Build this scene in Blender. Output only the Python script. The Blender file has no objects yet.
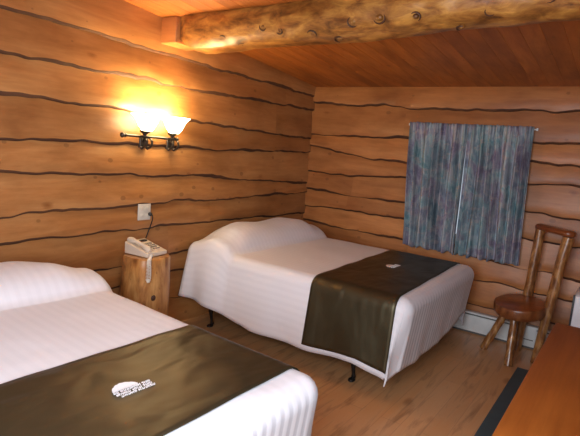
import bpy, bmesh, math, random
from mathutils import Vector, Matrix, noise
random.seed(7)
S = bpy.context.scene
COL = S.collection
PI = math.pi
sin, cos = math.sin, math.cos

# ------------------------------------------------------------------ helpers
class MB:
    """collects shapes, then links them as ONE mesh object"""
    def __init__(s):
        s.v = []; s.f = []; s.m = []; s.t = []; s.uv = []
    def add(s, verts, faces, mat=0, tint=0.5, uvs=None):
        o = len(s.v); s.v += [tuple(p) for p in verts]
        s.uv += list(uvs) if uvs else [(0.0, 0.0)] * len(verts)
        for f in faces:
            s.f.append(tuple(i + o for i in f)); s.m.append(mat); s.t.append(tint)
    def box(s, a, b, mat=0, tint=.5, bev=0.0):
        bm = bmesh.new()
        x0, y0, z0 = a; x1, y1, z1 = b
        bmesh.ops.create_cube(bm, size=1)
        for v in bm.verts:
            v.co = Vector((x0 + (v.co.x + .5) * (x1 - x0), y0 + (v.co.y + .5) * (y1 - y0), z0 + (v.co.z + .5) * (z1 - z0)))
        if bev: bmesh.ops.bevel(bm, geom=bm.edges[:], offset=bev, segments=3, affect='EDGES', profile=.5)
        s.bm(bm, mat, tint)
    def bm(s, bm, mat=0, tint=.5, M=None):
        bm.verts.index_update()
        s.add([(M @ v.co if M else v.co) for v in bm.verts], [[v.index for v in f.verts] for f in bm.faces], mat, tint)
        bm.free()
    def rings(s, rings, mat=0, tint=.5, cap0=True, cap1=True, capmat=None):
        n = len(rings[0]); vs = [p for r in rings for p in r]; fs = []
        for k in range(len(rings) - 1):
            for i in range(n):
                j = (i + 1) % n
                fs.append((k*n+i, k*n+j, (k+1)*n+j, (k+1)*n+i))
        o = len(s.v)
        s.add(vs, fs, mat, tint)
        cm = mat if capmat is None else capmat
        if cap0: s.f.append(tuple(o + i for i in reversed(range(n)))); s.m.append(cm); s.t.append(tint)
        if cap1: s.f.append(tuple(o + (len(rings)-1)*n + i for i in range(n))); s.m.append(cm); s.t.append(tint)
    def tube(s, pts, rad, n=10, mat=0, tint=.5, caps=True, jit=0.0, seed=0):
        pts = [Vector(p) for p in pts]
        rr = rad if isinstance(rad, (list, tuple)) else [rad] * len(pts)
        rings = []; up = None
        for k, p in enumerate(pts):
            d = (pts[min(k+1, len(pts)-1)] - pts[max(k-1, 0)]).normalized()
            if up is None:
                up = Vector((0, 0, 1)) if abs(d.z) < .9 else Vector((1, 0, 0))
            u = (up - d * up.dot(d)).normalized(); w = d.cross(u); up = u
            ring = []
            for i in range(n):
                a = 2*PI*i/n
                r = rr[k]
                if jit: r *= 1 + jit * noise.noise(Vector((cos(a)*1.3 + seed, sin(a)*1.3, k*.35 + seed)))
                ring.append(p + u*cos(a)*r + w*sin(a)*r)
            rings.append(ring)
        s.rings(rings, mat, tint, caps, caps)
    def lathe(s, prof, n=24, mat=0, tint=.5, M=None, caps=True):
        rings = [[(M @ Vector((r*cos(2*PI*i/n), r*sin(2*PI*i/n), z)) if M else Vector((r*cos(2*PI*i/n), r*sin(2*PI*i/n), z))) for i in range(n)] for r, z in prof]
        s.rings(rings, mat, tint, caps, caps)
    def sphere(s, c, r, mat=0, tint=.5, sc=(1,1,1), seg=16):
        bm = bmesh.new(); bmesh.ops.create_uvsphere(bm, u_segments=seg, v_segments=max(6, seg//2), radius=r)
        s.bm(bm, mat, tint, Matrix.Translation(Vector(c)) @ Matrix.Diagonal((*sc, 1)))
    def build(s, name, mats, parent=None, smooth=True, merge=0.0, solid=0.0, soff=0.0, loc=None, angle=40):
        me = bpy.data.meshes.new(name); me.from_pydata(s.v, [], s.f)
        for m in (mats if isinstance(mats, (list, tuple)) else [mats]): me.materials.append(m)
        for p, mi in zip(me.polygons, s.m): p.material_index = mi
        at = me.attributes.new('tint', 'FLOAT', 'FACE')
        for i, t in enumerate(s.t): at.data[i].value = t
        if any(u != (0.0, 0.0) for u in s.uv):
            ul = me.uv_layers.new(name='UVMap')
            for l in me.loops: ul.data[l.index].uv = s.uv[l.vertex_index]
        bm = bmesh.new(); bm.from_mesh(me)
        if merge: bmesh.ops.remove_doubles(bm, verts=bm.verts[:], dist=merge)
        bmesh.ops.recalc_face_normals(bm, faces=bm.faces[:])
        bm.to_mesh(me); bm.free()
        if smooth:
            me.polygons.foreach_set('use_smooth', [True] * len(me.polygons))
            try: me.set_sharp_from_angle(angle=math.radians(angle))
            except Exception: pass
        me.update()
        o = bpy.data.objects.new(name, me); COL.objects.link(o)
        if parent: o.parent = parent
        if loc: o.location = loc
        if solid:
            md = o.modifiers.new('thickness', 'SOLIDIFY'); md.thickness = solid; md.offset = soff
        return o

def tag(o, label, cat, group=None):
    o['label'] = label; o['category'] = cat
    if group: o['group'] = group
    return o
def thing(name, label, cat, loc=(0, 0, 0), rz=0, group=None):
    o = bpy.data.objects.new(name, None); COL.objects.link(o)
    o.location = loc; o.rotation_euler = (0, 0, rz); o.empty_display_size = .1
    return tag(o, label, cat, group)
def struct(o):
    o['kind'] = 'structure'; return o
def lerp(pts, s):
    if s <= pts[0][0]: return pts[0][1]
    for (a, za), (b, zb) in zip(pts, pts[1:]):
        if s <= b:
            t = (s-a)/(b-a); t = t*t*(3-2*t)*.5 + t*.5
            return za + (zb-za)*t
    return pts[-1][1]
def smooth(a, b, x):
    t = max(0, min(1, (x-a)/(b-a))); return t*t*(3-2*t)

# ------------------------------------------------------------------ materials
class NT:
    def __init__(s, name):
        s.m = bpy.data.materials.new(name); s.m.use_nodes = True
        s.t = s.m.node_tree; s.b = s.t.nodes['Principled BSDF']
    def n(s, typ, **kw):
        nd = s.t.nodes.new(typ)
        for k, v in kw.items():
            if k.startswith('i_'):
                key = k[2:]
                nd.inputs[int(key) if key.isdigit() else key.replace('_', ' ')].default_value = v
            else: setattr(nd, k, v)
        return nd
    def l(s, a, b): s.t.links.new(a, b)
    def ramp(s, fac, stops):
        r = s.n('ShaderNodeValToRGB'); e = r.color_ramp.elements
        while len(e) < len(stops): e.new(.5)
        for el, (p, c) in zip(e, stops): el.position = p; el.color = (*c, 1)
        s.l(fac, r.inputs[0]); return r.outputs[0]
    def mix(s, fac, a, b, mode='MIX'):
        m = s.n('ShaderNodeMix', data_type='RGBA', blend_type=mode)
        if isinstance(fac, (int, float)): m.inputs[0].default_value = fac
        else: s.l(fac, m.inputs[0])
        for i, c in ((6, a), (7, b)):
            if isinstance(c, tuple): m.inputs[i].default_value = (*c, 1)
            else: s.l(c, m.inputs[i])
        return m.outputs[2]
    def bump(s, h, strength=.3, dist=.01):
        b = s.n('ShaderNodeBump'); b.inputs['Strength'].default_value = strength; b.inputs['Distance'].default_value = dist
        s.l(h, b.inputs['Height']); s.l(b.outputs[0], s.b.inputs['Normal'])
    def set(s, **kw):
        for k, v in kw.items():
            key = k.replace('_', ' ')
            if key in s.b.inputs: s.b.inputs[key].default_value = v if not (isinstance(v, tuple) and len(v) == 3) else (*v, 1)
        return s

def plain(name, col, rough=.5, metal=0.0, **kw):
    t = NT(name); t.set(Roughness=rough, Metallic=metal, **kw)
    tc = t.n('ShaderNodeTexCoord'); nz = t.n('ShaderNodeTexNoise', i_Scale=9.0, i_Detail=4.0)
    t.l(tc.outputs['Object'], nz.inputs['Vector'])
    lo = tuple(c*.9 for c in col); hi = tuple(min(1, c*1.07) for c in col)
    t.l(t.ramp(nz.outputs[0], [(.3, lo), (.7, hi)]), t.b.inputs['Base Color'])
    return t.m

def wood(name, light, mid, dark, axis='Y', across=7.0, along=1.3, rough=.42, knots=True, tintamt=.3, bump=.25, knotscale=2.2, coat=0.0, blotch=.45, knotw=.13):
    t = NT(name); t.set(Roughness=rough, Coat_Weight=coat, Coat_Roughness=.25)
    tc = t.n('ShaderNodeTexCoord'); at = t.n('ShaderNodeAttribute', attribute_name='tint')
    off = t.n('ShaderNodeVectorMath', operation='SCALE'); off.inputs[0].default_value = (31.0, 17.0, 23.0)
    t.l(at.outputs['Fac'], off.inputs['Scale'])
    ad = t.n('ShaderNodeVectorMath', operation='ADD'); t.l(tc.outputs['Object'], ad.inputs[0]); t.l(off.outputs[0], ad.inputs[1])
    def mp(a, b):
        m = t.n('ShaderNodeMapping'); sc = [a, a, a]; sc['XYZ'.index(axis)] = b
        m.inputs['Scale'].default_value = sc; t.l(ad.outputs[0], m.inputs['Vector']); return m.outputs[0]
    g = t.n('ShaderNodeTexNoise', i_Scale=1.0, i_Detail=6.0, i_Roughness=.62, i_Distortion=.5); t.l(mp(across, along), g.inputs['Vector'])
    g2 = t.n('ShaderNodeTexNoise', i_Scale=1.0, i_Detail=3.0, i_Roughness=.6); t.l(mp(across*6, along*3), g2.inputs['Vector'])
    bl = t.n('ShaderNodeTexNoise', i_Scale=1.0, i_Detail=4.0, i_Roughness=.55); t.l(mp(3.2, 2.0), bl.inputs['Vector'])
    c = t.ramp(g.outputs[0], [(.28, dark), (.47, mid), (.66, light)])
    f = t.ramp(g2.outputs[0], [(.3, (.78, .74, .7)), (.6, (1, 1, 1))])
    c = t.mix(.55, c, f, 'MULTIPLY')
    b = t.ramp(bl.outputs[0], [(.32, (.52, .44, .36)), (.52, (1, 1, 1)), (.7, (1.0, .90, .76))])
    c = t.mix(blotch, c, b, 'MULTIPLY')
    tv = t.ramp(at.outputs['Fac'], [(0, (1-tintamt, 1-tintamt*1.1, 1-tintamt*1.2)), (1, (1, 1, 1))])
    c = t.mix(1.0, c, tv, 'MULTIPLY')
    if knots:
        vo = t.n('ShaderNodeTexVoronoi', i_Scale=knotscale, i_Randomness=1.0); t.l(mp(1.9, .95), vo.inputs['Vector'])
        wob = t.n('ShaderNodeMath', operation='MULTIPLY_ADD'); t.l(g2.outputs[0], wob.inputs[0]); wob.inputs[1].default_value = .10; t.l(vo.outputs['Distance'], wob.inputs[2])
        k = t.ramp(wob.outputs[0], [(knotw*.5, (.30, .2, .13)), (knotw*.8, (.62, .5, .4)), (knotw*1.3, (1, 1, 1))])
        c = t.mix(.85, c, k, 'MULTIPLY')
        v2 = t.n('ShaderNodeTexVoronoi', i_Scale=knotscale*2.6, i_Randomness=1.0); t.l(mp(1.5, 1.1), v2.inputs['Vector'])
        rs = t.n('ShaderNodeSeparateColor'); t.l(v2.outputs['Color'], rs.inputs[0])
        th = t.n('ShaderNodeMath', operation='MULTIPLY_ADD', i_1=.22, i_2=-.035); t.l(rs.outputs[0], th.inputs[0])
        lt = t.n('ShaderNodeMath', operation='LESS_THAN'); t.l(v2.outputs['Distance'], lt.inputs[0]); t.l(th.outputs[0], lt.inputs[1])
        lm = t.n('ShaderNodeMath', operation='MULTIPLY', i_1=.38); t.l(lt.outputs[0], lm.inputs[0])
        c = t.mix(lm.outputs[0], c, (.10, .035, .012))
    t.l(c, t.b.inputs['Base Color'])
    if bump: t.bump(g.outputs[0], bump, .006)
    return t.m

PINE = wood('pine_boards', (.57, .27, .090), (.48, .205, .062), (.36, .14, .038), 'Y', knotw=.12)
PINEX = wood('pine_boards_far_wall', (.59, .25, .078), (.49, .19, .054), (.37, .13, .034), 'X', knotw=.12)
BARK = wood('board_wane', (.135, .054, .022), (.095, .035, .014), (.05, .018, .008), 'Y', knots=False, rough=.8)
CEIL = wood('ceiling_boards', (.52, .175, .030), (.42, .13, .021), (.29, .08, .014), 'Y', rough=.5, knotw=.09, tintamt=.16)
BEAMW = wood('peeled_log', (.66, .34, .075), (.37, .155, .034), (.075, .026, .009), 'X', across=17, along=7.0, rough=.36, knotw=.17, knotscale=3.2, blotch=.9, bump=.6)
STUMPW = wood('peeled_stump', (.84, .47, .17), (.60, .27, .075), (.22, .08, .026), 'Z', across=12, along=3.2, rough=.42, knotw=.24, knotscale=4.5, blotch=.9)
CHAIRW = wood('varnished_pole', (.62, .33, .12), (.30, .12, .034), (.07, .024, .009), 'Z', across=24, along=9, rough=.3, knots=True, knotscale=7, coat=.3)
SEATW = wood('varnished_seat', (.36, .105, .032), (.28, .076, .022), (.17, .045, .014), 'X', across=12, along=3, rough=.28, knots=False, coat=.4)
RIMW = wood('seat_rim', (.34, .12, .035), (.21, .062, .018), (.08, .024, .009), 'Z', across=18, along=9, rough=.35, knots=False, coat=.3)
DESKW = wood('orange_desk_wood', (.37, .108, .016), (.31, .085, .012), (.24, .058, .010), 'Y', across=14, along=1.0, rough=.42, knots=False, bump=.05, tintamt=.1)
DESKD = wood('desk_edge_wood', (.05, .02, .01), (.035, .013, .007), (.02, .008, .005), 'Y', across=14, along=1.2, rough=.4, knots=False, bump=.05)
KNOT = plain('knot_dark', (.07, .025, .010), .6)
ENDG = wood('end_grain', (.62, .35, .15), (.52, .26, .10), (.40, .18, .06), 'Z', across=7, along=7, knots=False)

def floor_mat():
    t = NT('laminate_floor'); t.set(Roughness=.34)
    tc = t.n('ShaderNodeTexCoord'); mp = t.n('ShaderNodeMapping'); mp.inputs['Rotation'].default_value = (0, 0, PI/2)
    t.l(tc.outputs['Object'], mp.inputs['Vector'])
    br = t.n('ShaderNodeTexBrick', offset=.37, i_Scale=1.0, i_Mortar_Size=.002, i_Mortar_Smooth=.1, i_Bias=0.0, i_Brick_Width=1.25, i_Row_Height=.125)
    br.inputs['Color1'].default_value = (.56, .29, .125, 1); br.inputs['Color2'].default_value = (.62, .33, .148, 1); br.inputs['Mortar'].default_value = (.48, .245, .11, 1)
    t.l(mp.outputs[0], br.inputs['Vector'])
    m2 = t.n('ShaderNodeMapping'); m2.inputs['Scale'].default_value = (18, 1.9, 1); t.l(tc.outputs['Object'], m2.inputs['Vector'])
    g = t.n('ShaderNodeTexNoise', i_Scale=1.0, i_Detail=6.0, i_Roughness=.6, i_Distortion=.5); t.l(m2.outputs[0], g.inputs['Vector'])
    gr = t.ramp(g.outputs[0], [(.30, (.42, .34, .27)), (.48, (1, 1, 1)), (.68, (1.0, .88, .72))])
    c = t.mix(.75, br.outputs[0], gr, 'MULTIPLY')
    vo = t.n('ShaderNodeTexVoronoi', i_Scale=2.0); m3 = t.n('ShaderNodeMapping'); m3.inputs['Scale'].default_value = (2.2, .9, 1); t.l(tc.outputs['Object'], m3.inputs['Vector']); t.l(m3.outputs[0], vo.inputs['Vector'])
    k = t.ramp(vo.outputs['Distance'], [(.05, (.5, .4, .33)), (.14, (1, 1, 1))])
    c = t.mix(.7, c, k, 'MULTIPLY'); t.l(c, t.b.inputs['Base Color']); t.bump(br.outputs[1], .15, .002)
    return t.m
FLOOR = floor_mat()

def spread_mat():
    t = NT('striped_white_coverlet'); t.set(Roughness=.62, Sheen_Weight=.15)
    uv = t.n('ShaderNodeUVMap'); sp = t.n('ShaderNodeSeparateXYZ'); t.l(uv.outputs[0], sp.inputs[0])
    m = t.n('ShaderNodeMath', operation='MULTIPLY', i_1=2*PI/.050); t.l(sp.outputs['Y'], m.inputs[0])
    s = t.n('ShaderNodeMath', operation='SINE'); t.l(m.outputs[0], s.inputs[0])
    ms = t.n('ShaderNodeMath', operation='MULTIPLY_ADD', i_1=.5, i_2=.5); t.l(s.outputs[0], ms.inputs[0])
    ft = t.n('ShaderNodeMapRange', interpolation_type='SMOOTHSTEP'); t.l(sp.outputs['X'], ft.inputs['Value'])
    for k_, v_ in ((1, 1.98), (2, 2.05), (3, .09), (4, .75)): ft.inputs[k_].default_value = v_
    c = t.ramp(ms.outputs[0], [(.2, (.50, .48, .51)), (.7, (.79, .765, .785))])
    c = t.mix(ft.outputs[0], (.78, .755, .775), c)
    t.l(c, t.b.inputs['Base Color'])
    tc = t.n('ShaderNodeTexCoord'); nz = t.n('ShaderNodeTexNoise', i_Scale=5.0, i_Detail=3.0); t.l(tc.outputs['Object'], nz.inputs['Vector'])
    fa = t.n('ShaderNodeMath', operation='MULTIPLY'); t.l(ms.outputs[0], fa.inputs[0]); t.l(ft.outputs[0], fa.inputs[1])
    a = t.n('ShaderNodeMath', operation='MULTIPLY_ADD', i_1=.13); t.l(fa.outputs[0], a.inputs[0]); t.l(nz.outputs[0], a.inputs[2])
    t.bump(a.outputs[0], .35, .02)
    return t.m
SPREAD = spread_mat()

def runner_mat():
    t = NT('olive_brown_satin'); t.set(Roughness=.44, Metallic=.75)
    tc = t.n('ShaderNodeTexCoord'); nz = t.n('ShaderNodeTexNoise', i_Scale=3.0, i_Detail=4.0, i_Distortion=.8); t.l(tc.outputs['Object'], nz.inputs['Vector'])
    t.l(t.ramp(nz.outputs[0], [(.3, (.072, .060, .033)), (.7, (.098, .080, .043))]), t.b.inputs['Base Color'])
    n2 = t.n('ShaderNodeTexNoise', i_Scale=3.5, i_Detail=2.0, i_Distortion=.3); m2 = t.n('ShaderNodeMapping'); m2.inputs['Scale'].default_value = (1.6, .8, .5); m2.inputs['Rotation'].default_value = (.2, .3, .5); t.l(tc.outputs['Object'], m2.inputs['Vector']); t.l(m2.outputs[0], n2.inputs['Vector'])
    t.bump(n2.outputs[0], .6, .04)
    return t.m
RUNNER = runner_mat()

def curtain_mat():
    t = NT('printed_curtain'); t.set(Roughness=.75)
    uv = t.n('ShaderNodeUVMap')
    def mp(x, y):
        m = t.n('ShaderNodeMapping'); m.inputs['Scale'].default_value = (x, y, 1); t.l(uv.outputs[0], m.inputs['Vector']); return m.outputs[0]
    a = t.n('ShaderNodeTexNoise', i_Scale=1.0, i_Detail=5.0, i_Roughness=.62, i_Distortion=.5); t.l(mp(15, 5.0), a.inputs['Vector'])
    c = t.ramp(a.outputs[0], [(.32, (.12, .17, .20)), (.40, (.20, .33, .38)), (.47, (.50, .58, .60)), (.53, (.37, .34, .42)), (.60, (.20, .18, .26)), (.68, (.62, .62, .62))])
    b = t.n('ShaderNodeTexNoise', i_Scale=1.0, i_Detail=3.0, i_Distortion=.8); t.l(mp(5, 5.0), b.inputs['Vector'])
    c2 = t.ramp(b.outputs[0], [(.38, (.15, .35, .38)), (.48, (.33, .45, .48)), (.54, (.32, .29, .36)), (.64, (.23, .19, .30))])
    c = t.mix(.5, c, c2)
    d = t.n('ShaderNodeTexNoise', i_Scale=1.0, i_Detail=5.0, i_Roughness=.7, i_Distortion=.25); t.l(mp(22, 7), d.inputs['Vector'])
    k = t.ramp(d.outputs[0], [(.54, (0, 0, 0)), (.62, (1, 1, 1))])
    kk = t.n('ShaderNodeMath', operation='MULTIPLY', i_1=.5); t.l(k, kk.inputs[0])
    c = t.mix(kk.outputs[0], c, (.55, .54, .52))
    e = t.n('ShaderNodeTexNoise', i_Scale=1.0, i_Detail=4.0, i_Distortion=.1); t.l(mp(14, 20), e.inputs['Vector'])
    k2 = t.ramp(e.outputs[0], [(.58, (0, 0, 0)), (.64, (.6, .6, .6))])
    c = t.mix(k2, c, (.52, .45, .44))
    g = t.n('ShaderNodeTexNoise', i_Scale=1.0, i_Detail=4.0, i_Roughness=.7); t.l(mp(25, 1.0), g.inputs['Vector'])
    c = t.mix(.8, c, t.ramp(g.outputs[0], [(.38, (.28, .31, .34)), (.56, (1, 1, 1))]), 'MULTIPLY')  # dark vertical streaks: shading of the folds painted over the print
    t.l(c, t.b.inputs['Base Color'])
    return t.m
CURT = curtain_mat()

PEWTER = plain('dark_pewter', (.10, .085, .07), .38, .85)
BLACK = plain('black_metal', (.018, .015, .013), .45, .4)
CREAMP = plain('beige_plastic', (.70, .58, .45), .4)
GREYP = plain('grey_keypad', (.30, .25, .20), .5)
DARKP = plain('black_plastic', (.015, .014, .014), .4)
IVORY = plain('ivory_plate', (.66, .60, .50), .4)
HEATW = plain('white_enamel', (.66, .67, .64), .4)
HEATD = plain('heater_slot', (.10, .10, .09), .6)
WHITEA = plain('white_appliance', (.80, .82, .86), .35)
MATM = plain('desk_shade_mat', (.010, .011, .011), .7)  # near-black: the shade under the desk is put into the mat colour
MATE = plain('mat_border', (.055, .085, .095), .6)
THREAD = plain('white_thread', (.82, .78, .78), .6)
CORDM = plain('beige_cord', (.80, .72, .60), .5)
TICK = plain('mattress_ticking', (.6, .58, .55), .8)
FRAMEP = plain('window_frame_paint', (.55, .50, .42), .5)
RODM = plain('white_rod', (.8, .8, .78), .35)
GLASS = NT('window_glass').set(Roughness=.02, Transmission_Weight=1.0, IOR=1.02).m
def shade_mat():
    t = NT('lit_frosted_glass'); t.set(Base_Color=(.95, .9, .8), Roughness=.4)
    t.b.inputs['Emission Color'].default_value = (1.0, .80, .45, 1); t.b.inputs['Emission Strength'].default_value = 26.0
    return t.m
SHADE = shade_mat()
def bulb_mat():
    t = NT('lit_bulb'); t.b.inputs['Emission Color'].default_value = (1, .82, .5, 1); t.b.inputs['Emission Strength'].default_value = 12
    return t.m
BULB = bulb_mat()

# ------------------------------------------------------------------ the room
RX, FY = 3.46, -5.40            # right wall, front wall (behind the camera)
CS = .088                       # ceiling pitch
def cz(y): return 2.225 - CS*y

def board_wall(name, lines, s0, s1, place, top, mats, seed, hole=None, ds=.022):
    """live-edge lap siding: every board tapers, its wavy lower edge stands proud"""
    mb = MB(); rnd = random.Random(seed)
    ns = int(round((s1-s0)/ds)); ss = [s0 + (s1-s0)*i/ns for i in range(ns+1)]
    def zl(k, s):
        if k >= len(lines): return top(s) + .01
        if k < 0: return -.02
        w = .012*noise.noise(Vector((s*4.1, k*7.7+seed, 0))) + .010*noise.noise(Vector((s*11, k*3.1+seed, 5)))
        nick = noise.noise(Vector((s*3.3+40, k*5.9+seed, 9)))
        return lerp(lines[k], s) + w + .035*max(0, nick-.25)
    for k in range(-1, len(lines)):
        # joints break a board into lengths with different tones
        joints = sorted([s0] + [rnd.uniform(s0+.5, s1-.4) for _ in range(1 if rnd.random() < .6 else 0)] + [s1])
        tints = [rnd.uniform(.15, 1) for _ in joints]
        rows = []
        for s in ss:
            zb, zt_ = zl(k, s), zl(k+1, s)
            zt_ = max(zt_, zb + .03)
            th = .031 + .007*noise.noise(Vector((s*2, k*2.2+seed, 3)))
            wn = max(.004, .0155 + .020*noise.noise(Vector((s*2.3, k*4+seed, 1))))
            h = zt_ - zb
            pr = [(0.0, zb-.001), (th*.55, zb), (th*.88, zb+wn*.45), (th, zb+wn*1.1), (th*.93, zb+wn+.3*h), (th*.62, zb+.75*h), (.004, zt_+.025 if k+1 < len(lines) else zt_)]
            rows.append(pr)
        for i in range(ns):
            a, b = rows[i], rows[i+1]
            t = tints[max(j for j in range(len(joints)) if joints[j] <= ss[i]+1e-6)]
            for r in range(6):
                zm = (a[r][1]+a[r+1][1])/2; sm = (ss[i]+ss[i+1])/2
                if hole and hole[0] < sm < hole[1] and hole[2] < (a[r][1]+a[r+1][1])/2 < hole[3]: continue
                vs = [place(ss[i], *a[r]), place(ss[i+1], *b[r]), place(ss[i+1], *b[r+1]), place(ss[i], *a[r+1])]
                mb.add(vs, [(0, 1, 2, 3)], 1 if r < 3 else 0, t)
    return struct(mb.build(name, mats, merge=.0004, angle=35))

LA = [
 [(-5.4,.20),(-3.6,.22),(-2.4,.23),(-1.2,.21),(0,.22)],
 [(-5.4,.40),(-3.2,.41),(-2.5,.42),(-1.88,.445),(-1,.43),(0,.42)],
 [(-5.4,.56),(-3.3,.55),(-2.52,.57),(-2.4,.58),(-1.95,.60),(-1.64,.62),(0,.60)],
 [(-5.4,.82),(-3.29,.83),(-2.85,.84),(-2.08,.84),(-1.53,.84),(.03,.82)],
 [(-5.4,.98),(-3.29,.99),(-2.97,1.01),(-2.6,1.01),(-2.09,1.03),(-1.55,1.03),(0,1.06)],
 [(-5.4,1.25),(-3.29,1.25),(-2.6,1.25),(-2.1,1.24),(-1.17,1.21),(0,1.16)],
 [(-5.4,1.44),(-3.29,1.45),(-2.86,1.46),(-2.5,1.47),(-1.58,1.47),(0,1.51)],
 [(-5.4,1.70),(-3.29,1.71),(-2.56,1.71),(-1.82,1.69),(-1.42,1.68),(-.53,1.66),(0,1.66)],
 [(-5.4,1.94),(-3.29,1.94),(-2.14,1.94),(-1.62,1.94),(-.82,1.96),(0,1.97)],
 [(-5.4,2.20),(-3.28,2.185),(-2.68,2.18),(-2.24,2.16),(-1.27,2.14),(0,2.12)],
 [(-5.4,2.47),(-3.0,2.475),(-2.7,2.50),(0,2.6)],
]
LB = [
 [(0,.25),(3.5,.24)],
 [(0,.49),(1.94,.47),(2.17,.49),(2.38,.47),(2.61,.46),(3.5,.47)],
 [(0,.75),(.37,.73),(.83,.73),(1.17,.72),(2.05,.68),(2.39,.66),(2.78,.64),(3.5,.64)],
 [(0,.91),(.48,.93),(1.16,.93),(2.28,.92),(2.6,.92),(3.5,.93)],
 [(0,1.10),(.59,1.09),(1.16,1.09),(2.26,1.16),(2.43,1.16),(2.52,1.14),(3.5,1.14)],
 [(0,1.30),(.44,1.30),(.76,1.31),(1.15,1.33),(2.27,1.39),(2.67,1.40),(3.5,1.4)],
 [(0,1.585),(.41,1.54),(.74,1.50),(1.16,1.46),(1.7,1.5),(2.27,1.58),(2.65,1.57),(3.5,1.57)],
 [(0,1.71),(.52,1.71),(1.14,1.72),(2.27,1.75),(2.62,1.76),(3.5,1.76)],
 [(0,2.06),(.56,2.03),(.84,2.04),(1.23,2.01),(1.97,2.01),(2.21,2.03),(2.37,2.01),(3.5,2.01)],
]
board_wall('wall_left', LA, FY, 0.0, lambda s, d, z: (d, s, z), lambda s: cz(s), [PINE, BARK], 3)
HOLE = (1.36, 2.10, .84, 1.74)
board_wall('wall_back', LB, 0.0, RX, lambda s, d, z: (s, -d, z), lambda s: cz(0), [PINEX, BARK], 11, hole=HOLE)
# the two walls behind / beside the camera, each with its window opening
LR = [[(-5.4, .22+.24*k), (-3.5, .23+.24*k), (0, .21+.24*k)] for k in range(10)]
WR = (-5.0, -3.8, .95, 2.10)       # opening in the right wall
board_wall('wall_right', LR, FY, 0.0, lambda s, d, z: (RX-d, s, z), lambda s: cz(s), [PINE, BARK], 21, hole=WR, ds=.05)
LF = [[(0, .22+.24*k), (3.5, .215+.24*k)] for k in range(10)]
WF = (1.95, 3.25, .90, 2.15)         # opening in the front wall
board_wall('wall_front', LF, 0.0, RX, lambda s, d, z: (s, FY+d, z), lambda s: cz(FY), [PINEX, BARK], 31, hole=WF, ds=.05)

m = MB(); m.box((-.02, FY, -.06), (RX+.02, .02, 0)); struct(m.build('floor', FLOOR, smooth=False))

# ceiling: tongue-and-groove boards running up the pitch
m = MB(); bw = .118; x = -.02; rnd = random.Random(5)
while x < RX + .02:
    x1 = min(x+bw, RX+.03); t = rnd.random(); g = .003
    prof = [(x, .002), (x+g, 0), (x1-g, 0), (x1, .002)]
    for (xa, da), (xb, db) in zip(prof, prof[1:]):
        n = 6
        for k in range(n):
            ya, yb = .02 + (FY-.04)*k/n, .02 + (FY-.04)*(k+1)/n
            m.add([(xa, ya, cz(ya)+da), (xb, ya, cz(ya)+db), (xb, yb, cz(yb)+db), (xa, yb, cz(yb)+da)], [(0, 1, 2, 3)], 0, t)
    x = x1
m.add([(-.02, .02, cz(.02)+.05), (RX+.03, .02, cz(.02)+.05), (RX+.03, FY, cz(FY)+.05), (-.02, FY, cz(FY)+.05)], [(0, 1, 2, 3)])
struct(m.build('ceiling', CEIL, smooth=False))

# ------------------------------------------------------------------ windows
def window(name, lo, hi, thick, axis, mull=True):
    """lo/hi: opening corners in the wall plane; frame overlaps the boards"""
    (a0, z0), (a1, z1) = lo, hi
    p0, p1 = thick
    def bx(mb, sa, sz, sa1, sz1, d0=p0, d1=p1):
        if axis == 'x': mb.box((sa, min(d0, d1), sz), (sa1, max(d0, d1), sz1), bev=.004)
        else: mb.box((min(d0, d1), sa, sz), (max(d0, d1), sa1, sz1), bev=.004)
    e = .055; f = MB()
    bx(f, a0-e, z0-e, a0+.03, z1+e); bx(f, a1-.03, z0-e, a1+e, z1+e)
    bx(f, a0+.03, z0-e, a1-.03, z0+.03); bx(f, a0+.03, z1-.03, a1-.03, z1+e)
    if mull: bx(f, (a0+a1)/2-.02, z0+.03, (a0+a1)/2+.02, z1-.03)
    fr = struct(f.build(name, FRAMEP))
    g = MB(); pm = p0*.75 + p1*.25; bx(g, a0+.02, z0+.02, a1-.02, z1-.02, pm-.003, pm+.003)
    g.build('pane', GLASS, fr)
    return fr
window('window_1', (HOLE[0], HOLE[2]), (HOLE[1], HOLE[3]), (.03, -.036), 'x', mull=False)
window('window_2', (WR[0], WR[2]), (WR[1], WR[3]), (RX+.05, RX-.04), 'y')
window('window_3', (WF[0], WF[2]), (WF[1], WF[3]), (FY-.05, FY+.04), 'x')

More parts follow.
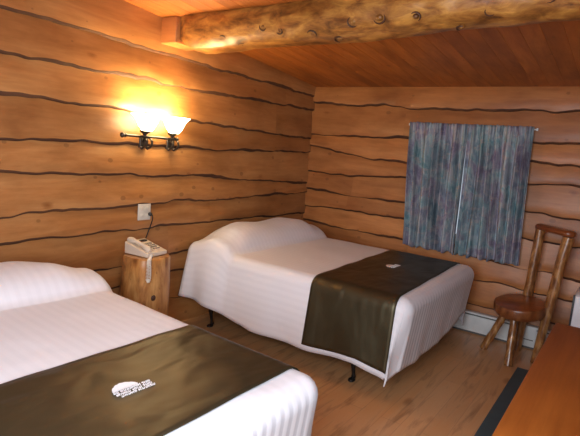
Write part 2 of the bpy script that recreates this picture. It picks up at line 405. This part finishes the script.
# ------------------------------------------------------------------ log beam
def beam():
    root = thing('log_beam', 'thick peeled log beam with knots running across under the sloped ceiling', 'beam', (0, -2.02, 2.345))
    m = MB(); n = 40; rings = []
    xs = [.145 + (RX-.17)*(i/240.0) for i in range(241)]
    for x in xs:
        ring = []
        for i in range(n):
            a = 2*PI*i/n
            r = .158 + .016*noise.noise(Vector((x*1.6, cos(a)*1.1, sin(a)*1.1))) + .007*noise.noise(Vector((x*6, cos(a)*3, sin(a)*3))) + .004*noise.noise(Vector((x*14, cos(a)*7, sin(a)*7)))
            r += .012*sin(x*2.1+1.0)*(-sin(a) if sin(a) < 0 else 0)
            r -= .022*max(0, x-1.7)
            y = r*cos(a); z = r*sin(a) + .040*max(0, x-1.9)
            # the end was hewn: a scoop from the square tenon out to the full round
            k = smooth(.145, .40, x)
            hy = .105 + .09*k; hz = .080 + .12*k
            y = max(-hy, min(hy, y)); z = max(-hz, min(.30, z))
            ring.append((x, y, z))
        rings.append(ring)
    m.rings(rings, 0, .5)
    for (x, a) in ((.30, 3.75), (.62, 3.9), (.98, 3.55), (1.10, 3.75), (1.33, 4.0), (1.62, 3.65), (1.78, 3.6), (1.98, 3.7), (2.35, 3.85), (2.6, 3.6), (3.0, 3.7), (.75, 4.3), (1.5, 4.35), (2.2, 4.4)):
        q = .158 - .022*max(0, x-1.7); c = Vector((x, q*cos(a), q*sin(a) + .040*max(0, x-1.9))); nn = Vector((0, cos(a), sin(a))); u = Vector((1, 0, 0)); w = nn.cross(u)
        R = .020 + .010*((x*7.3) % 1)
        arc = [c + u*R*cos(t)*1.15 + w*R*sin(t) + nn*.002 for t in [x*9 + j*.42 for j in range(9)]]
        m.tube(arc, [.001, .003, .0045, .005, .0055, .005, .0045, .003, .001], 6, 1)
        m.sphere(c - nn*R*.40, R*.62, 2, .05, (1.2, 1, 1), 10)
    m.build('log', [BEAMW, KNOT, BEAMW], root)
    m = MB(); m.box((.022, -.150, -.118), (.185, .112, .068), bev=.008, tint=.9); m.build('tenon', PINEX, root)
beam()

# ------------------------------------------------------------------ beds
HW, RC, LC = .762, .080, 2.0      # half width, top height, edge radius, length
AE, BE = LC - RC, HW - RC
NEARHEM = [(0,.27),(.12,.26),(.4,.24),(.69,.185),(.82,.17),(1.32,.175),(1.67,.20),(1.85,.17),(2.0,.13)]
def make_bed(y0, x0, rz, ZT, ph, seed, A0, A1, sk, lab, runlab, spreadlab):
    bed = thing('bed', lab, 'bed', (x0, y0, 0), rz)
    for (lx, ly) in ((.26, -.64), (1.62, -.66), (.26, .64), (1.62, .66)):
        l = MB(); prof = [(.034, .22), (.030, .19), (.020, .14), (.013, .09), (.012, .05), (.016, .03), (.014, .02)]
        sg = 1 if ly > 0 else -1
        l.tube([(lx, ly + sg*(.012*sin((.22-z)*22)), z) for r, z in prof] , [r for r, z in prof], 12)
        l.sphere((lx, ly + sg*.012, .013), .024, sc=(1, 1.35, .54))
        l.build('leg', BLACK, bed)
    f = MB()
    for sy in (-1, 1): f.box((.06, sy*.66-.02, .215), (1.92, sy*.66+.02, .27), bev=.004)
    for xx in (.06, 1.0, 1.86): f.box((xx, -.64, .215), (xx+.04, .64, .25), bev=.003)
    f.build('frame', BLACK, bed)
    b = MB(); b.box((.09, -.70, .272), (LC-.07, .70, .42), bev=.03); b.build('box_spring', TICK, bed)
    b = MB(); b.box((.09, -.70, .425), (LC-.03, .70, ZT-.018), bev=.055); b.build('mattress', TICK, bed)

    def bulge(a, b):
        t = (a-.23)/.275
        f = 0.0
        if t < 1: f = max(0, 1-max(0, t)**2.4)**.62
        if a < .20: f *= .70 + .30*smooth(.04, .20, a)
        g = .95 + .05*cos(b*2*PI/.68 + PI)  # two pillows side by side
        g *= 1 - .34*smooth(.48, BE, abs(b))
        f *= 1 - .62*smooth(.30, BE, abs(b))*smooth(.34, .07, a)
        return ph*f*g + .004*noise.noise(Vector((a*4+seed, b*4, 0)))
    def pt(ca, cb, na, nb, e, off=0.0):
        """point of the cloth e beyond the core point (ca,cb) in direction (na,nb)"""
        bl = bulge(ca, cb)
        q = RC*PI/2
        H, V = (RC*sin(e/RC), RC*(1-cos(e/RC))) if e < q else (RC, RC + (e-q))
        ol = off
        s = max(0, e-q)
        hd = smooth(.62, .15, ca) * abs(nb)
        fl = (.12 + .07*hd*(ph/.2)) * s * abs(nb)*(1-abs(na)) - .06*s*abs(na)*(1-abs(nb))
        cor = abs(na*nb)*2
        fl += (.05 if nb < 0 else -.05)*cor*s
        tpos = ca*abs(nb) + cb*abs(na)
        rip = (1-cor)**2*(s/.45)*(.014*noise.noise(Vector((tpos*5+seed, nb*3, 1))) + .009*sin(tpos*15+seed) * (.4+.6*abs(nb)))
        if hd > .05 and cor < .01: rip += hd*(s/.45)*.03*sin(ca*17+1.2)
        fade = smooth(.62, 0, e)
        vt = ZT + bl*(1 if e <= 0 else fade) - V
        if e <= 0: ver, hor = ol, 0
        elif e < q: ver, hor = ol*cos(e/RC), ol*sin(e/RC)
        else: ver, hor = 0, ol
        D = H + fl + rip + hor + (.05*bl/.2*smooth(0, .3, e))
        return (ca + na*D - s*(.06*na + .16*cor*(1 if nb < 0 else 0)), cb + nb*D, vt + ver)
    def hem(ca, nb, na, cor):
        if cor: return None
    # ---- bedspread
    m = MB(); NR = 22
    As = [.07 + (AE-.07)*i/70 for i in range(71)]; Bs = [-BE + 2*BE*j/52 for j in range(53)]
    vs = []; uv = []
    for a in As:
        for b in Bs: vs.append(pt(a, b, 0, 0, 0)); uv.append((a+.01, b+3))
    fs = [(i*53+j, (i+1)*53+j, (i+1)*53+j+1, i*53+j+1) for i in range(70) for j in range(52)]
    m.add(vs, fs, uvs=uv)
    colsn = [(a, -BE, 0, -1, a, 0) for a in As]
    NF = 14
    for k in range(1, NF): t = -PI/2 + PI/2*k/NF; colsn.append((AE, -BE, cos(t), sin(t), AE, sin(2*abs(t))))
    colsn += [(AE, b, 1, 0, None, 0) for b in Bs]
    for k in range(1, NF): t = PI/2*k/NF; colsn.append((AE, BE, cos(t), sin(t), AE, sin(2*abs(t))))
    colsn += [(a, BE, 0, 1, a, 0) for a in reversed(As)]
    q = RC*PI/2
    vs = []; uv = []
    for (ca, cb, na, nb, key, cor) in colsn:
        zh = lerp(NEARHEM, ca) if abs(nb) > .99 else .165 + .12*smooth(.1, .8, cb) + .03*smooth(-.4, -.75, cb)
        if 0 < abs(na) < .99: zh = lerp(NEARHEM, 2.0)*abs(nb) + (.19 if nb < 0 else .28)*(1-abs(nb)) - .03*cor*abs(nb)
        zh = zh + .006*noise.noise(Vector((ca*6, cb*6, seed)))
        em = q + (ZT - RC - zh)
        for r in range(NR+1):
            e = em*r/NR
            p = pt(ca, cb, na, nb, e)
            vs.append(p)
            if abs(na) > .5: uv.append((ca + e, cb + 3 + .2*0))
            else: uv.append((ca, cb + nb*e + 3))
    w = NR+1
    fs = [(i*w+r, (i+1)*w+r, (i+1)*w+r+1, i*w+r+1) for i in range(len(colsn)-1) for r in range(NR)]
    m.add(vs, fs, uvs=uv)
    o = m.build('bedspread', SPREAD, merge=.0003, solid=.006, soff=0, loc=(x0, y0, 0), angle=80)
    o.rotation_euler.z = rz; tag(o, spreadlab, 'bedspread')
    # ---- runner
    m = MB(); na_ = 26
    path = [( -BE, -1, None)]
    vs = []; wid = 0
    for i in range(na_+1):
        a0 = A0 + (A1-A0)*i/na_; a = a0
        zh = lerp(NEARHEM, a) + .035 + .006*noise.noise(Vector((a*5, seed, 2)))
        em = q + (ZT - RC - zh); col = []
        for r in range(22, 0, -1): col.append(pt(a0 + sk, -BE, 0, -1, em*r/22, .0095))
        for j in range(53):
            x_, y_, z_ = pt(a0 - sk*Bs[j]/BE, Bs[j], 0, 0, 0, .0095)
            z_ += .004*max(0, noise.noise(Vector((a*7+seed, Bs[j]*5, 4))))
            col.append((x_, y_, z_))
        for r in range(1, 23): col.append(pt(a0 - sk, BE, 0, 1, em*r/22, .0095))
        wid = len(col); vs += col
    fs = [(i*wid+j, (i+1)*wid+j, (i+1)*wid+j+1, i*wid+j+1) for i in range(na_) for j in range(wid-1)]
    m.add(vs, fs)
    rn = m.build('bed_runner', RUNNER, merge=0, solid=.003, soff=0, loc=(x0, y0, 0), angle=80)
    rn.rotation_euler.z = rz; tag(rn, runlab, 'bed runner')
    return rn, pt

def logo(rn, pt, ZT, ca, cb, sc):
    """white stitched crest: a domed shape over slanting rows of tiny lettering"""
    m = MB()
    def P(u, v, h=.0155):         # u: reading direction (+y), v: up (towards the head)
        z = ZT + h
        return (ca - v*sc, cb + u*sc, z)
    def quad(u0, v0, u1, v1, sl=.004):
        vs = [P(u0+sl*0, v0), P(u1, v0), P(u1+sl, v1), P(u0+sl, v1)]
        vs += [(x, y, z-.003) for x, y, z in vs]
        m.add(vs, [(0, 1, 2, 3), (7, 6, 5, 4), (0, 4, 5, 1), (1, 5, 6, 2), (2, 6, 7, 3), (3, 7, 4, 0)])
    n = 26; top = []
    for i in range(n+1):
        t = i/n; u = -.055 + .095*t
        top.append((u, .012 + .034*sin(PI*t)**.7 + .003*abs(sin(t*PI*5))))
    vs = [P(u, v) for u, v in top] + [P(u, .010) for u, v in top]; N = len(vs)
    vs += [(x, y, z-.003) for x, y, z in vs]
    fs = []
    for i in range(n): fs += [(i, i+1, n+1+i+1, n+1+i), (N+i, N+n+1+i, N+n+2+i, N+i+1)]
    for i in range(n): fs.append((i, N+i, N+i+1, i+1))
    m.add(vs, fs)
    rnd = random.Random(4)
    for (v, h, u0, u1) in ((-.004, .011, -.060, .075), (-.020, .010, -.058, .070), (-.034, .009, -.050, .072)):
        u = u0
        while u < u1:
            wdt = rnd.uniform(.006, .011)
            quad(u, v, u+.0022, v+h); quad(u+wdt*.62, v, u+wdt*.62+.0022, v+h)
            yy = rnd.choice((0, .45, .8)); quad(u, v+h*yy, u+wdt*.7, v+h*yy+.0022, 0)
            u += wdt + .0025 + (.006 if rnd.random() < .12 else 0)
    lg = m.build('embroidered_logo', THREAD, rn, smooth=False); lg['label'] = 'white stitched crest with small lettering'

rn, pt = make_bed(-1.088, 0.03, 0, .674, .185, 1.7, 1.262, 1.888, .024,
    'full bed on dark metal legs in the far corner below the curtained window',
    'olive brown satin runner across the far bed, in front of the curtained window',
    'white striped bedspread on the far bed, draped over two pillows beside the corner')
logo(rn, pt, .674, 1.535, .03, 1.0)
rn, pt = make_bed(-3.69, 0.11, -.05, .655, .15, 9.3, 1.270, 1.895, .022,
    'full bed nearest the camera, mostly hidden under its white spread',
    'olive brown satin runner across the near bed in the foreground',
    'white striped bedspread on the near bed at the lower left foreground')
logo(rn, pt, .655, 1.59, .13, 1.05)

# ------------------------------------------------------------------ log nightstand, telephone, outlet
def stump():
    m = MB(); n = 40; rings = []
    H = .70
    for k in range(19):
        z = H*k/18; ring = []
        for i in range(n):
            a = 2*PI*i/n; e = 2.5
            r = .156/((abs(cos(a-.11))**e + abs(sin(a-.11))**e)**(1/e))
            r *= 1 + .07*noise.noise(Vector((cos(a)*1.7, sin(a)*1.7, z*1.6))) + .03*noise.noise(Vector((cos(a)*5, sin(a)*5, z*7)))
            r *= 1.05 - .07*z/H
            if k == 18: r -= .008
            if k == 17: z = H - .010
            ring.append((r*cos(a), r*sin(a), z))
        rings.append(ring)
    m.rings(rings, 0, .5, capmat=1)
    for (a, z, r) in ((-1.2, .22, .03), (-.3, .42, .024), (-2.0, .5, .02), (.35, .2, .028), (-.8, .55, .018), (-.1, .12, .03)):
        rr = .142
        m.sphere((rr*cos(a), rr*sin(a), z), r, 2, .3, (1, 1, 1.2), 10)
    o = m.build('log_nightstand', [STUMPW, ENDG, KNOT], loc=(.235, -2.39, 0), angle=50)
    tag(o, 'squat log stump used as nightstand between the two beds, telephone on top', 'nightstand')
stump()

def phone():
    root = thing('telephone', 'beige desk telephone on the log nightstand between the beds', 'telephone', (.215, -2.385, .7015), math.radians(97))
    # body: wedge, higher at the back (+y local), front toward -y
    def wedge(x0, x1, y0, y1, z0f, z0b, b=.006):
        bm = bmesh.new(); bmesh.ops.create_cube(bm, size=1)
        for v in bm.verts:
            x = x0 if v.co.x < 0 else x1; y = y0 if v.co.y < 0 else y1
            zt = z0f if v.co.y < 0 else z0b
            v.co = Vector((x, y, .004 if v.co.z < 0 else zt))
        bmesh.ops.bevel(bm, geom=bm.edges[:], offset=b, segments=3, affect='EDGES', profile=.5); return bm
    m = MB(); m.bm(wedge(-.10, .10, -.115, .105, .032, .088)); m.build('body', CREAMP, root)
    sl = (.088-.032)/.22
    def zs(y): return .032 + (y+.115)*sl
    k = MB(); k.add([(x, y, zs(y)+d) for d in (0.0005, .003) for (x, y) in ((-.015, -.085), (.085, -.085), (.085, .045), (-.015, .045))], [(4, 5, 6, 7), (0, 1, 5, 4), (1, 2, 6, 5), (2, 3, 7, 6), (3, 0, 4, 7)])
    kp = k.build('keypad', CREAMP, root, smooth=False)
    for r in range(4):
        for cc in range(3):
            bx, by = .005 + cc*.024, -.075 + r*.026
            b = MB(); b.box((bx, by, zs(by)+.001), (bx+.016, by+.014, zs(by+.014)+.008), bev=.002); b.build('key', GREYP, kp)
    l = MB(); l.box((0, .058, zs(.058)+.0), (.075, .085, zs(.085)+.003), bev=.001); l.build('display', DARKP, root)
    h = MB()
    pts = [(-.062, -.108+.212*i/14, zs(-.108+.212*i/14)+.010+.016*sin(PI*i/14)) for i in range(15)]
    h.tube(pts, [.018, .022, .023, .021, .017, .015, .0145, .0145, .0145, .015, .017, .021, .023, .022, .018], 14)
    h.build('handset', CREAMP, root)
    # coiled handset cord looping down the front of the stump
    c = MB(); path = []
    ctr = [(-.062, -.118, .018), (-.080, -.128, .006), (-.108, -.142, .003), (-.130, -.156, -.004), (-.142, -.166, -.03), (-.146, -.168, -.08), (-.147, -.166, -.13), (-.140, -.172, -.150), (-.132, -.176, -.13), (-.130, -.176, -.08), (-.128, -.170, -.03), (-.118, -.158, -.002), (-.095, -.140, .003), (-.070, -.120, .010)]
    V = [Vector(p) for p in ctr]; N = 420
    for i in range(N+1):
        t = i/N*(len(V)-1); k = min(int(t), len(V)-2); f = t-k
        p = V[k].lerp(V[k+1], f); d = (V[k+1]-V[k]).normalized()
        u = d.orthogonal().normalized(); w = d.cross(u); a = i*.95
        path.append(p + (u*cos(a) + w*sin(a))*.0080)
    c.tube(path, .0026, 5); cd = c.build('coiled_cord', CORDM, root); cd['label'] = 'pale coiled handset cord hanging down'
phone()

def outlet():
    root = thing('wall_outlet', 'ivory wall outlet plate on the log wall above the telephone', 'outlet', (.030, -2.262, .975))
    m = MB(); m.box((-.003, -.058, -.062), (.005, .058, .062), bev=.003); m.build('plate', IVORY, root)
    for z in (-.028, .028):
        for y in ((-.026, .026)):
            s = MB(); s.lathe([(.016, 0), (.016, .003), (.014, .004)], 16, M=Matrix.Translation((.004, y, z)) @ Matrix.Rotation(PI/2, 4, 'Y')); s.build('socket', IVORY, root)
    c = MB(); c.lathe([(.014, 0), (.014, .018), (.008, .024)], 14, M=Matrix.Translation((.040, -2.219, .958)) @ Matrix.Rotation(PI/2, 4, 'Y'))
    pts = [(.058, -2.219, .958), (.074, -2.219, .955), (.078, -2.218, .93), (.066, -2.222, .88), (.058, -2.24, .82), (.056, -2.26, .77), (.060, -2.285, .735), (.075, -2.30, .716)]
    V = [Vector(p) for p in pts]; fine = []
    for k in range(len(V)-1):
        p0, p1, p2, p3 = V[max(k-1, 0)], V[k], V[k+1], V[min(k+2, len(V)-1)]
        for j in range(6):
            t = j/6
            fine.append(.5*((2*p1) + (-p0+p2)*t + (2*p0-5*p1+4*p2-p3)*t*t + (-p0+3*p1-3*p2+p3)*t**3))
    fine.append(V[-1]); c.tube(fine, .0042, 8)
    tag(c.build('phone_cord', DARKP), 'thin black cord plugged into the wall outlet, running down behind the telephone', 'cord')
outlet()

# ------------------------------------------------------------------ wall sconce
SCONCE = []
def sconce():
    root = thing('wall_sconce', 'lit two-shade wall sconce with dark metal bar on the log wall', 'wall lamp', (0.03, -2.235, 1.54))
    X = .085
    b = MB(); b.tube([(X, -.30, 0), (X, .185, 0)], .0095, 12); b.build('bar', PEWTER, root)
    for y, sg in ((-.305, -1), (.190, 1)):
        f = MB(); f.sphere((X, y, 0), .019 if sg < 0 else .014, sc=(1, .85, 1)); f.tube([(X, y-sg*.03, 0), (X, y-sg*.02, 0)], .014, 12); f.build('finial', PEWTER, root)
    for y in (-.115, .140):
        m = MB()
        yc = y; y = y + .055
        m.box((-.012, y-.038, -.085), (.012, y+.038, .010), bev=.006)                     # wall plate
        for dy in (-.026, .026):
            arc = [(.012 + .055*sin(t), y+dy, -.043 - .040*cos(t)) for t in [PI*j/10 for j in range(11)]]
            m.tube(arc, .0085, 8)
            m.sphere((.016, y+dy, -.083), .013, seg=10)
        m.tube([(.01, y, -.03), (X, yc, 0)], .010, 8); y = yc
        br = m.build('bracket', PEWTER, root)
        m = MB(); m.lathe([(.008, 0), (.010, .012), (.034, .030), (.040, .042), (.036, .046)], 20, M=Matrix.Translation((X, y, 0))); m.build('cup', PEWTER, root)
        m = MB(); prof = [(.030, .042), (.040, .050), (.054, .070), (.066, .095), (.080, .125), (.102, .150), (.112, .158)]
        m.lathe(prof, 32, M=Matrix.Translation((X+.02, y, 0)), caps=False)
        sh = m.build('glass_shade', SHADE, root, solid=.003)
        m = MB(); m.sphere((X+.02, y, .090), .026, sc=(1, 1, 1.3)); m.build('bulb', BULB, root)
        SCONCE.append((.03+X+.02, -2.235+y, 1.54+.168))
sconce()

# ------------------------------------------------------------------ curtains and rod
def curtain(x0t, x1t, x0b, x1b, seed, label, ph):
    m = MB(); nx, nz = 150, 44; vs = []; uv = []
    zt, zb = 1.885, .695
    for i in range(nz+1):
        f = i/nz; z = zt + (zb-zt)*f
        for j in range(nx+1):
            u = j/nx
            x = (x0t + (x1t-x0t)*u)*(1-f) + (x0b + (x1b-x0b)*u)*f
            k = u*7.5 + .6*noise.noise(Vector((u*3, f*.7, seed)))
            amp = .014 + .019*smooth(.02, .3, f)
            y = -.085 - amp*sin(2*PI*k + ph) - .006*sin(4*PI*k + seed) - .006*noise.noise(Vector((u*20, f*3, seed)))
            if f < .08: y += .010*smooth(.08, .05, f)*sin(u*150) * .5
            zz = z + (.008*sin(u*60+seed) + .006*sin(u*23) if i == nz else 0) + (.008*noise.noise(Vector((u*40, seed, 0))) if i == 0 else 0)
            vs.append((x, y, zz)); uv.append((u*.56 + seed, 1-f))
    W = nx+1
    m.add(vs, [(i*W+j, i*W+j+1, (i+1)*W+j+1, (i+1)*W+j) for i in range(nz) for j in range(nx)], uvs=uv)
    tag(m.build('curtain', CURT, solid=.003, soff=0, angle=85), label, 'curtain')
curtain(1.185, 1.731, 1.255, 1.752, .3, 'left panel of the blue and mauve printed curtains over the window', 0.4)
curtain(1.735, 2.275, 1.757, 2.315, 4.2, 'right panel of the blue and mauve printed curtains, nearer the log chair', 2.2)
rod = thing('curtain_rod', 'thin white rod holding the printed curtains over the window', 'curtain rod', (0, 0, 1.865))
m = MB(); m.tube([(1.165, -.044, 0), (2.295, -.044, 0)], .0065, 10); m.build('rod', RODM, rod)
for x in (1.165, 2.295):
    m = MB(); m.box((x-.007, -.052, -.010), (x+.007, -.016, .012), bev=.002); m.build('bracket', RODM, rod)

# ------------------------------------------------------------------ baseboard heater
def heater():
    X0, X1 = 1.05, 3.2
    root = thing('baseboard_heater', 'long white baseboard heater along the wall under the curtained window', 'heater', (X0, -.034, 0))
    L = X1-X0; D = .062
    m = MB(); m.box((0, -D, .035), (L, -.002, .165), bev=.006); m.build('body', HEATW, root)
    m = MB(); m.box((0, -D-.004, .178), (L, -.002, .195), bev=.004); m.build('top_cover', HEATW, root)
    m = MB(); m.box((.004, -D+.010, .160), (L-.004, -.006, .180)); m.build('air_slot', HEATD, root)
    m = MB(); m.box((0, -D-.006, .018), (L, -.002, .038), bev=.003); m.build('base_lip', HEATW, root)
    m = MB(); m.box((0, -D+.006, 0), (L, -.006, .020)); m.build('plinth', HEATD, root)
    for x in (1.36,):
        m = MB(); m.box((x, -D-.008, .030), (x+.12, -.002, .198), bev=.004); jc = m.build('junction_cover', HEATW, root)
        g = MB(); g.box((x+.015, -D-.0095, .075), (x+.105, -D-.0075, .083)); g.build('slot', HEATD, jc, smooth=False)
heater()

# ------------------------------------------------------------------ log chair
def chair():
    C = Vector((2.385, -.395, 0))
    root = thing('log_chair', 'rustic varnished log chair with round slab seat beside the curtained window', 'chair', C)
    P = lambda x, y, z: Vector((x, y, z)) - C
    tilt = Matrix.Rotation(math.radians(9), 4, Vector((1, -.5, 0)).normalized())
    Msk = Matrix.Translation((.033, .005, .416)) @ tilt
    m = MB(); n = 44; rings = []
    for (rr, z) in ((.90, -.042), (.965, -.039), (.99, -.031), (1.005, -.010), (1.0, .016), (.995, .034), (.975, .043), (.94, .046)):
        ring = []
        for i in range(n):
            a = 2*PI*i/n
            r = .198*rr*(1 + .04*noise.noise(Vector((cos(a)*1.4, sin(a)*1.4, 2))) + (.016*noise.noise(Vector((cos(a)*6, sin(a)*6, z*9))) if abs(z) < .05 else 0))
            ring.append(Msk @ Vector((r*cos(a), r*sin(a), z)))
        rings.append(ring)
    m.rings(rings, 1, .6, capmat=0)
    st = m.build('seat', [SEATW, RIMW], root, angle=30)
    def pole(name, a, b, r0, r1, seed):
        a, b = Vector(a), Vector(b); n = 14; mb = MB()
        mb.tube([a.lerp(b, i/n) + Vector((.004*noise.noise(Vector((i*.4, seed, 0))), .004*noise.noise(Vector((i*.4, seed, 5))), 0)) for i in range(n+1)], [r0+(r1-r0)*i/n for i in range(n+1)], 14, jit=.12, seed=seed)
        for q in range(3):
            t = (q+.5+.3*sin(seed*3+q))/3; c = a.lerp(b, t); an = seed*2+q*2.1
            rr = r0+(r1-r0)*t
            mb.sphere(c + Vector((cos(an), sin(an), 0))*rr*.75, rr*.38, 0, .1, (1, 1, 1.3), 8)
        mb.build(name, CHAIRW, root)
    pole('leg', P(2.185, -.405, .0), P(2.325, -.400, .362), .031, .029, 1)
    pole('leg', P(2.430, -.635, .0), P(2.405, -.500, .372), .031, .029, 2)
    pole('back_post', P(2.415, -.215, .0), P(2.452, -.165, 1.045), .033, .040, 3)
    pole('back_post', P(2.585, -.410, .0), P(2.672, -.345, 1.035), .033, .041, 4)
    # half-log top rail
    a, b = P(2.422, -.135, 1.068), P(2.712, -.375, 1.064); d = (b-a).normalized(); side = Vector((0, 0, 1)).cross(d).normalized()
    m = MB(); rings = []
    for i in range(17):
        t = i/16; w = .052*min(1, (1-(2*t-1)**8))**.5 + .006; h = .026
        c = a.lerp(b, t); ring = []
        for j in range(18):
            an = 2*PI*j/18; cx, sz = cos(an), sin(an)
            ring.append(c + side*w*cx + Vector((0, 0, 1))*(h*(abs(sz)**.7)*(1 if sz > 0 else -1)) * (.75 if t in (0, 1) else 1))
        rings.append(ring)
    m.rings(rings, 0, .5); m.build('top_rail', SEATW, root, angle=60)
chair()

# ------------------------------------------------------------------ desk, mat, fridge
dk = thing('desk', 'orange-brown wooden desk along the right side of the room', 'desk', (2.80, -1.76, 0))
m = MB(); m.box((0, -1.86, .705), (RX-.035-2.80, 0, .742), bev=.004); m.build('desktop', DESKW, dk)
for y in (-1.82, -.94, -.055):
    m = MB(); m.box((.05, y, 0), (.61, y+.030, .703), bev=.003); m.build('side_panel', DESKD, dk)
m = MB(); m.box((.06, -1.79, .58), (.080, -.06, .700), bev=.003); m.build('apron', DESKD, dk)
m = MB(); m.box((.585, -1.79, .10), (.605, -.06, .58), bev=.003); m.build('back_panel', DESKD, dk)

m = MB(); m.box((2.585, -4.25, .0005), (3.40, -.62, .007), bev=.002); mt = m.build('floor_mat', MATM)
tag(mt, 'floor mat blackened for the shade under the desk, with a blue-grey edge strip running along the desk', 'mat')
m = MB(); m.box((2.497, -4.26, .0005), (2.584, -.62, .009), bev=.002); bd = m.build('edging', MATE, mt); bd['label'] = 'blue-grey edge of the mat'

fr = thing('mini_fridge', 'white boxy appliance with black edge standing behind the desk by the far wall', 'fridge', (2.785, -.50, 0))
m = MB(); m.box((0, 0, .015), (.50, .40, .64), bev=.022); m.build('body', WHITEA, fr)
m = MB(); m.box((.009, -.035, .04), (.49, -.002, .637), bev=.012); dr = m.build('door', WHITEA, fr)
m = MB(); m.box((-.003, -.037, .04), (.008, -.003, .637), bev=.002); m.build('edge_trim', DARKP, fr)
m = MB(); m.box((.44, -.052, .42), (.465, -.034, .57), bev=.004); m.build('handle', WHITEA, dr)
for (x, y) in ((.05, .04), (.45, .04), (.05, .36), (.45, .36)):
    m = MB(); m.lathe([(.016, 0), (.016, .016)], 12, M=Matrix.Translation((x, y, 0))); m.build('foot', DARKP, fr)

# ------------------------------------------------------------------ light
def point(name, loc, power, col, r):
    l = bpy.data.lights.new(name, 'POINT'); l.energy = power; l.color = col; l.shadow_soft_size = r
    o = bpy.data.objects.new(name, l); COL.objects.link(o); o.location = loc
for i, p in enumerate(SCONCE): point('sconce_light', p, 8.5, (1.0, .68, .30), .03)
def area(name, loc, rot, sx, sy, power, col):  # rot tilts the light down, as from the sky
    l = bpy.data.lights.new(name, 'AREA'); l.shape = 'RECTANGLE'; l.size = sx; l.size_y = sy; l.energy = power; l.color = col
    o = bpy.data.objects.new(name, l); COL.objects.link(o); o.location = loc; o.rotation_euler = rot
area('daylight_right', (RX-.30, (WR[0]+WR[1])/2, (WR[2]+WR[3])/2), (0, PI/2-.45, 0), WR[3]-WR[2], WR[1]-WR[0], 40, (.76, .87, 1.0))
area('daylight_front', ((WF[0]+WF[1])/2, FY+.30, (WF[2]+WF[3])/2), (PI/2-.38, 0, 0), WF[1]-WF[0], WF[3]-WF[2], 80, (.84, .90, 1.0))
W = bpy.data.worlds.new('sky'); S.world = W; W.use_nodes = True
bg = W.node_tree.nodes['Background']; bg.inputs[0].default_value = (.75, .86, 1.0, 1); bg.inputs[1].default_value = 1.0

# ------------------------------------------------------------------ camera
cd = bpy.data.cameras.new('camera'); cam = bpy.data.objects.new('camera', cd); COL.objects.link(cam)
yaw, pit, rol, foc = -.603495244, .140039616, .081961125, 493.773619
f = Vector((sin(yaw)*cos(pit), cos(yaw)*cos(pit), -sin(pit))); rt = Vector((cos(yaw), -sin(yaw), 0)); up = rt.cross(f)
r2 = cos(rol)*rt + sin(rol)*up; u2 = -sin(rol)*rt + cos(rol)*up
M = Matrix((r2, u2, -f)).transposed().to_4x4(); M.translation = Vector((3.04445920, -4.68382364, 1.54247926))
cam.matrix_world = M
cd.sensor_fit = 'HORIZONTAL'; cd.sensor_width = 36; cd.lens = foc/580*36; cd.clip_start = .05
S.camera = cam
vs = S.view_settings; vs.view_transform = 'Standard'; vs.look = 'None'; vs.exposure = -0.03; vs.gamma = 1; vs.use_curve_mapping = False
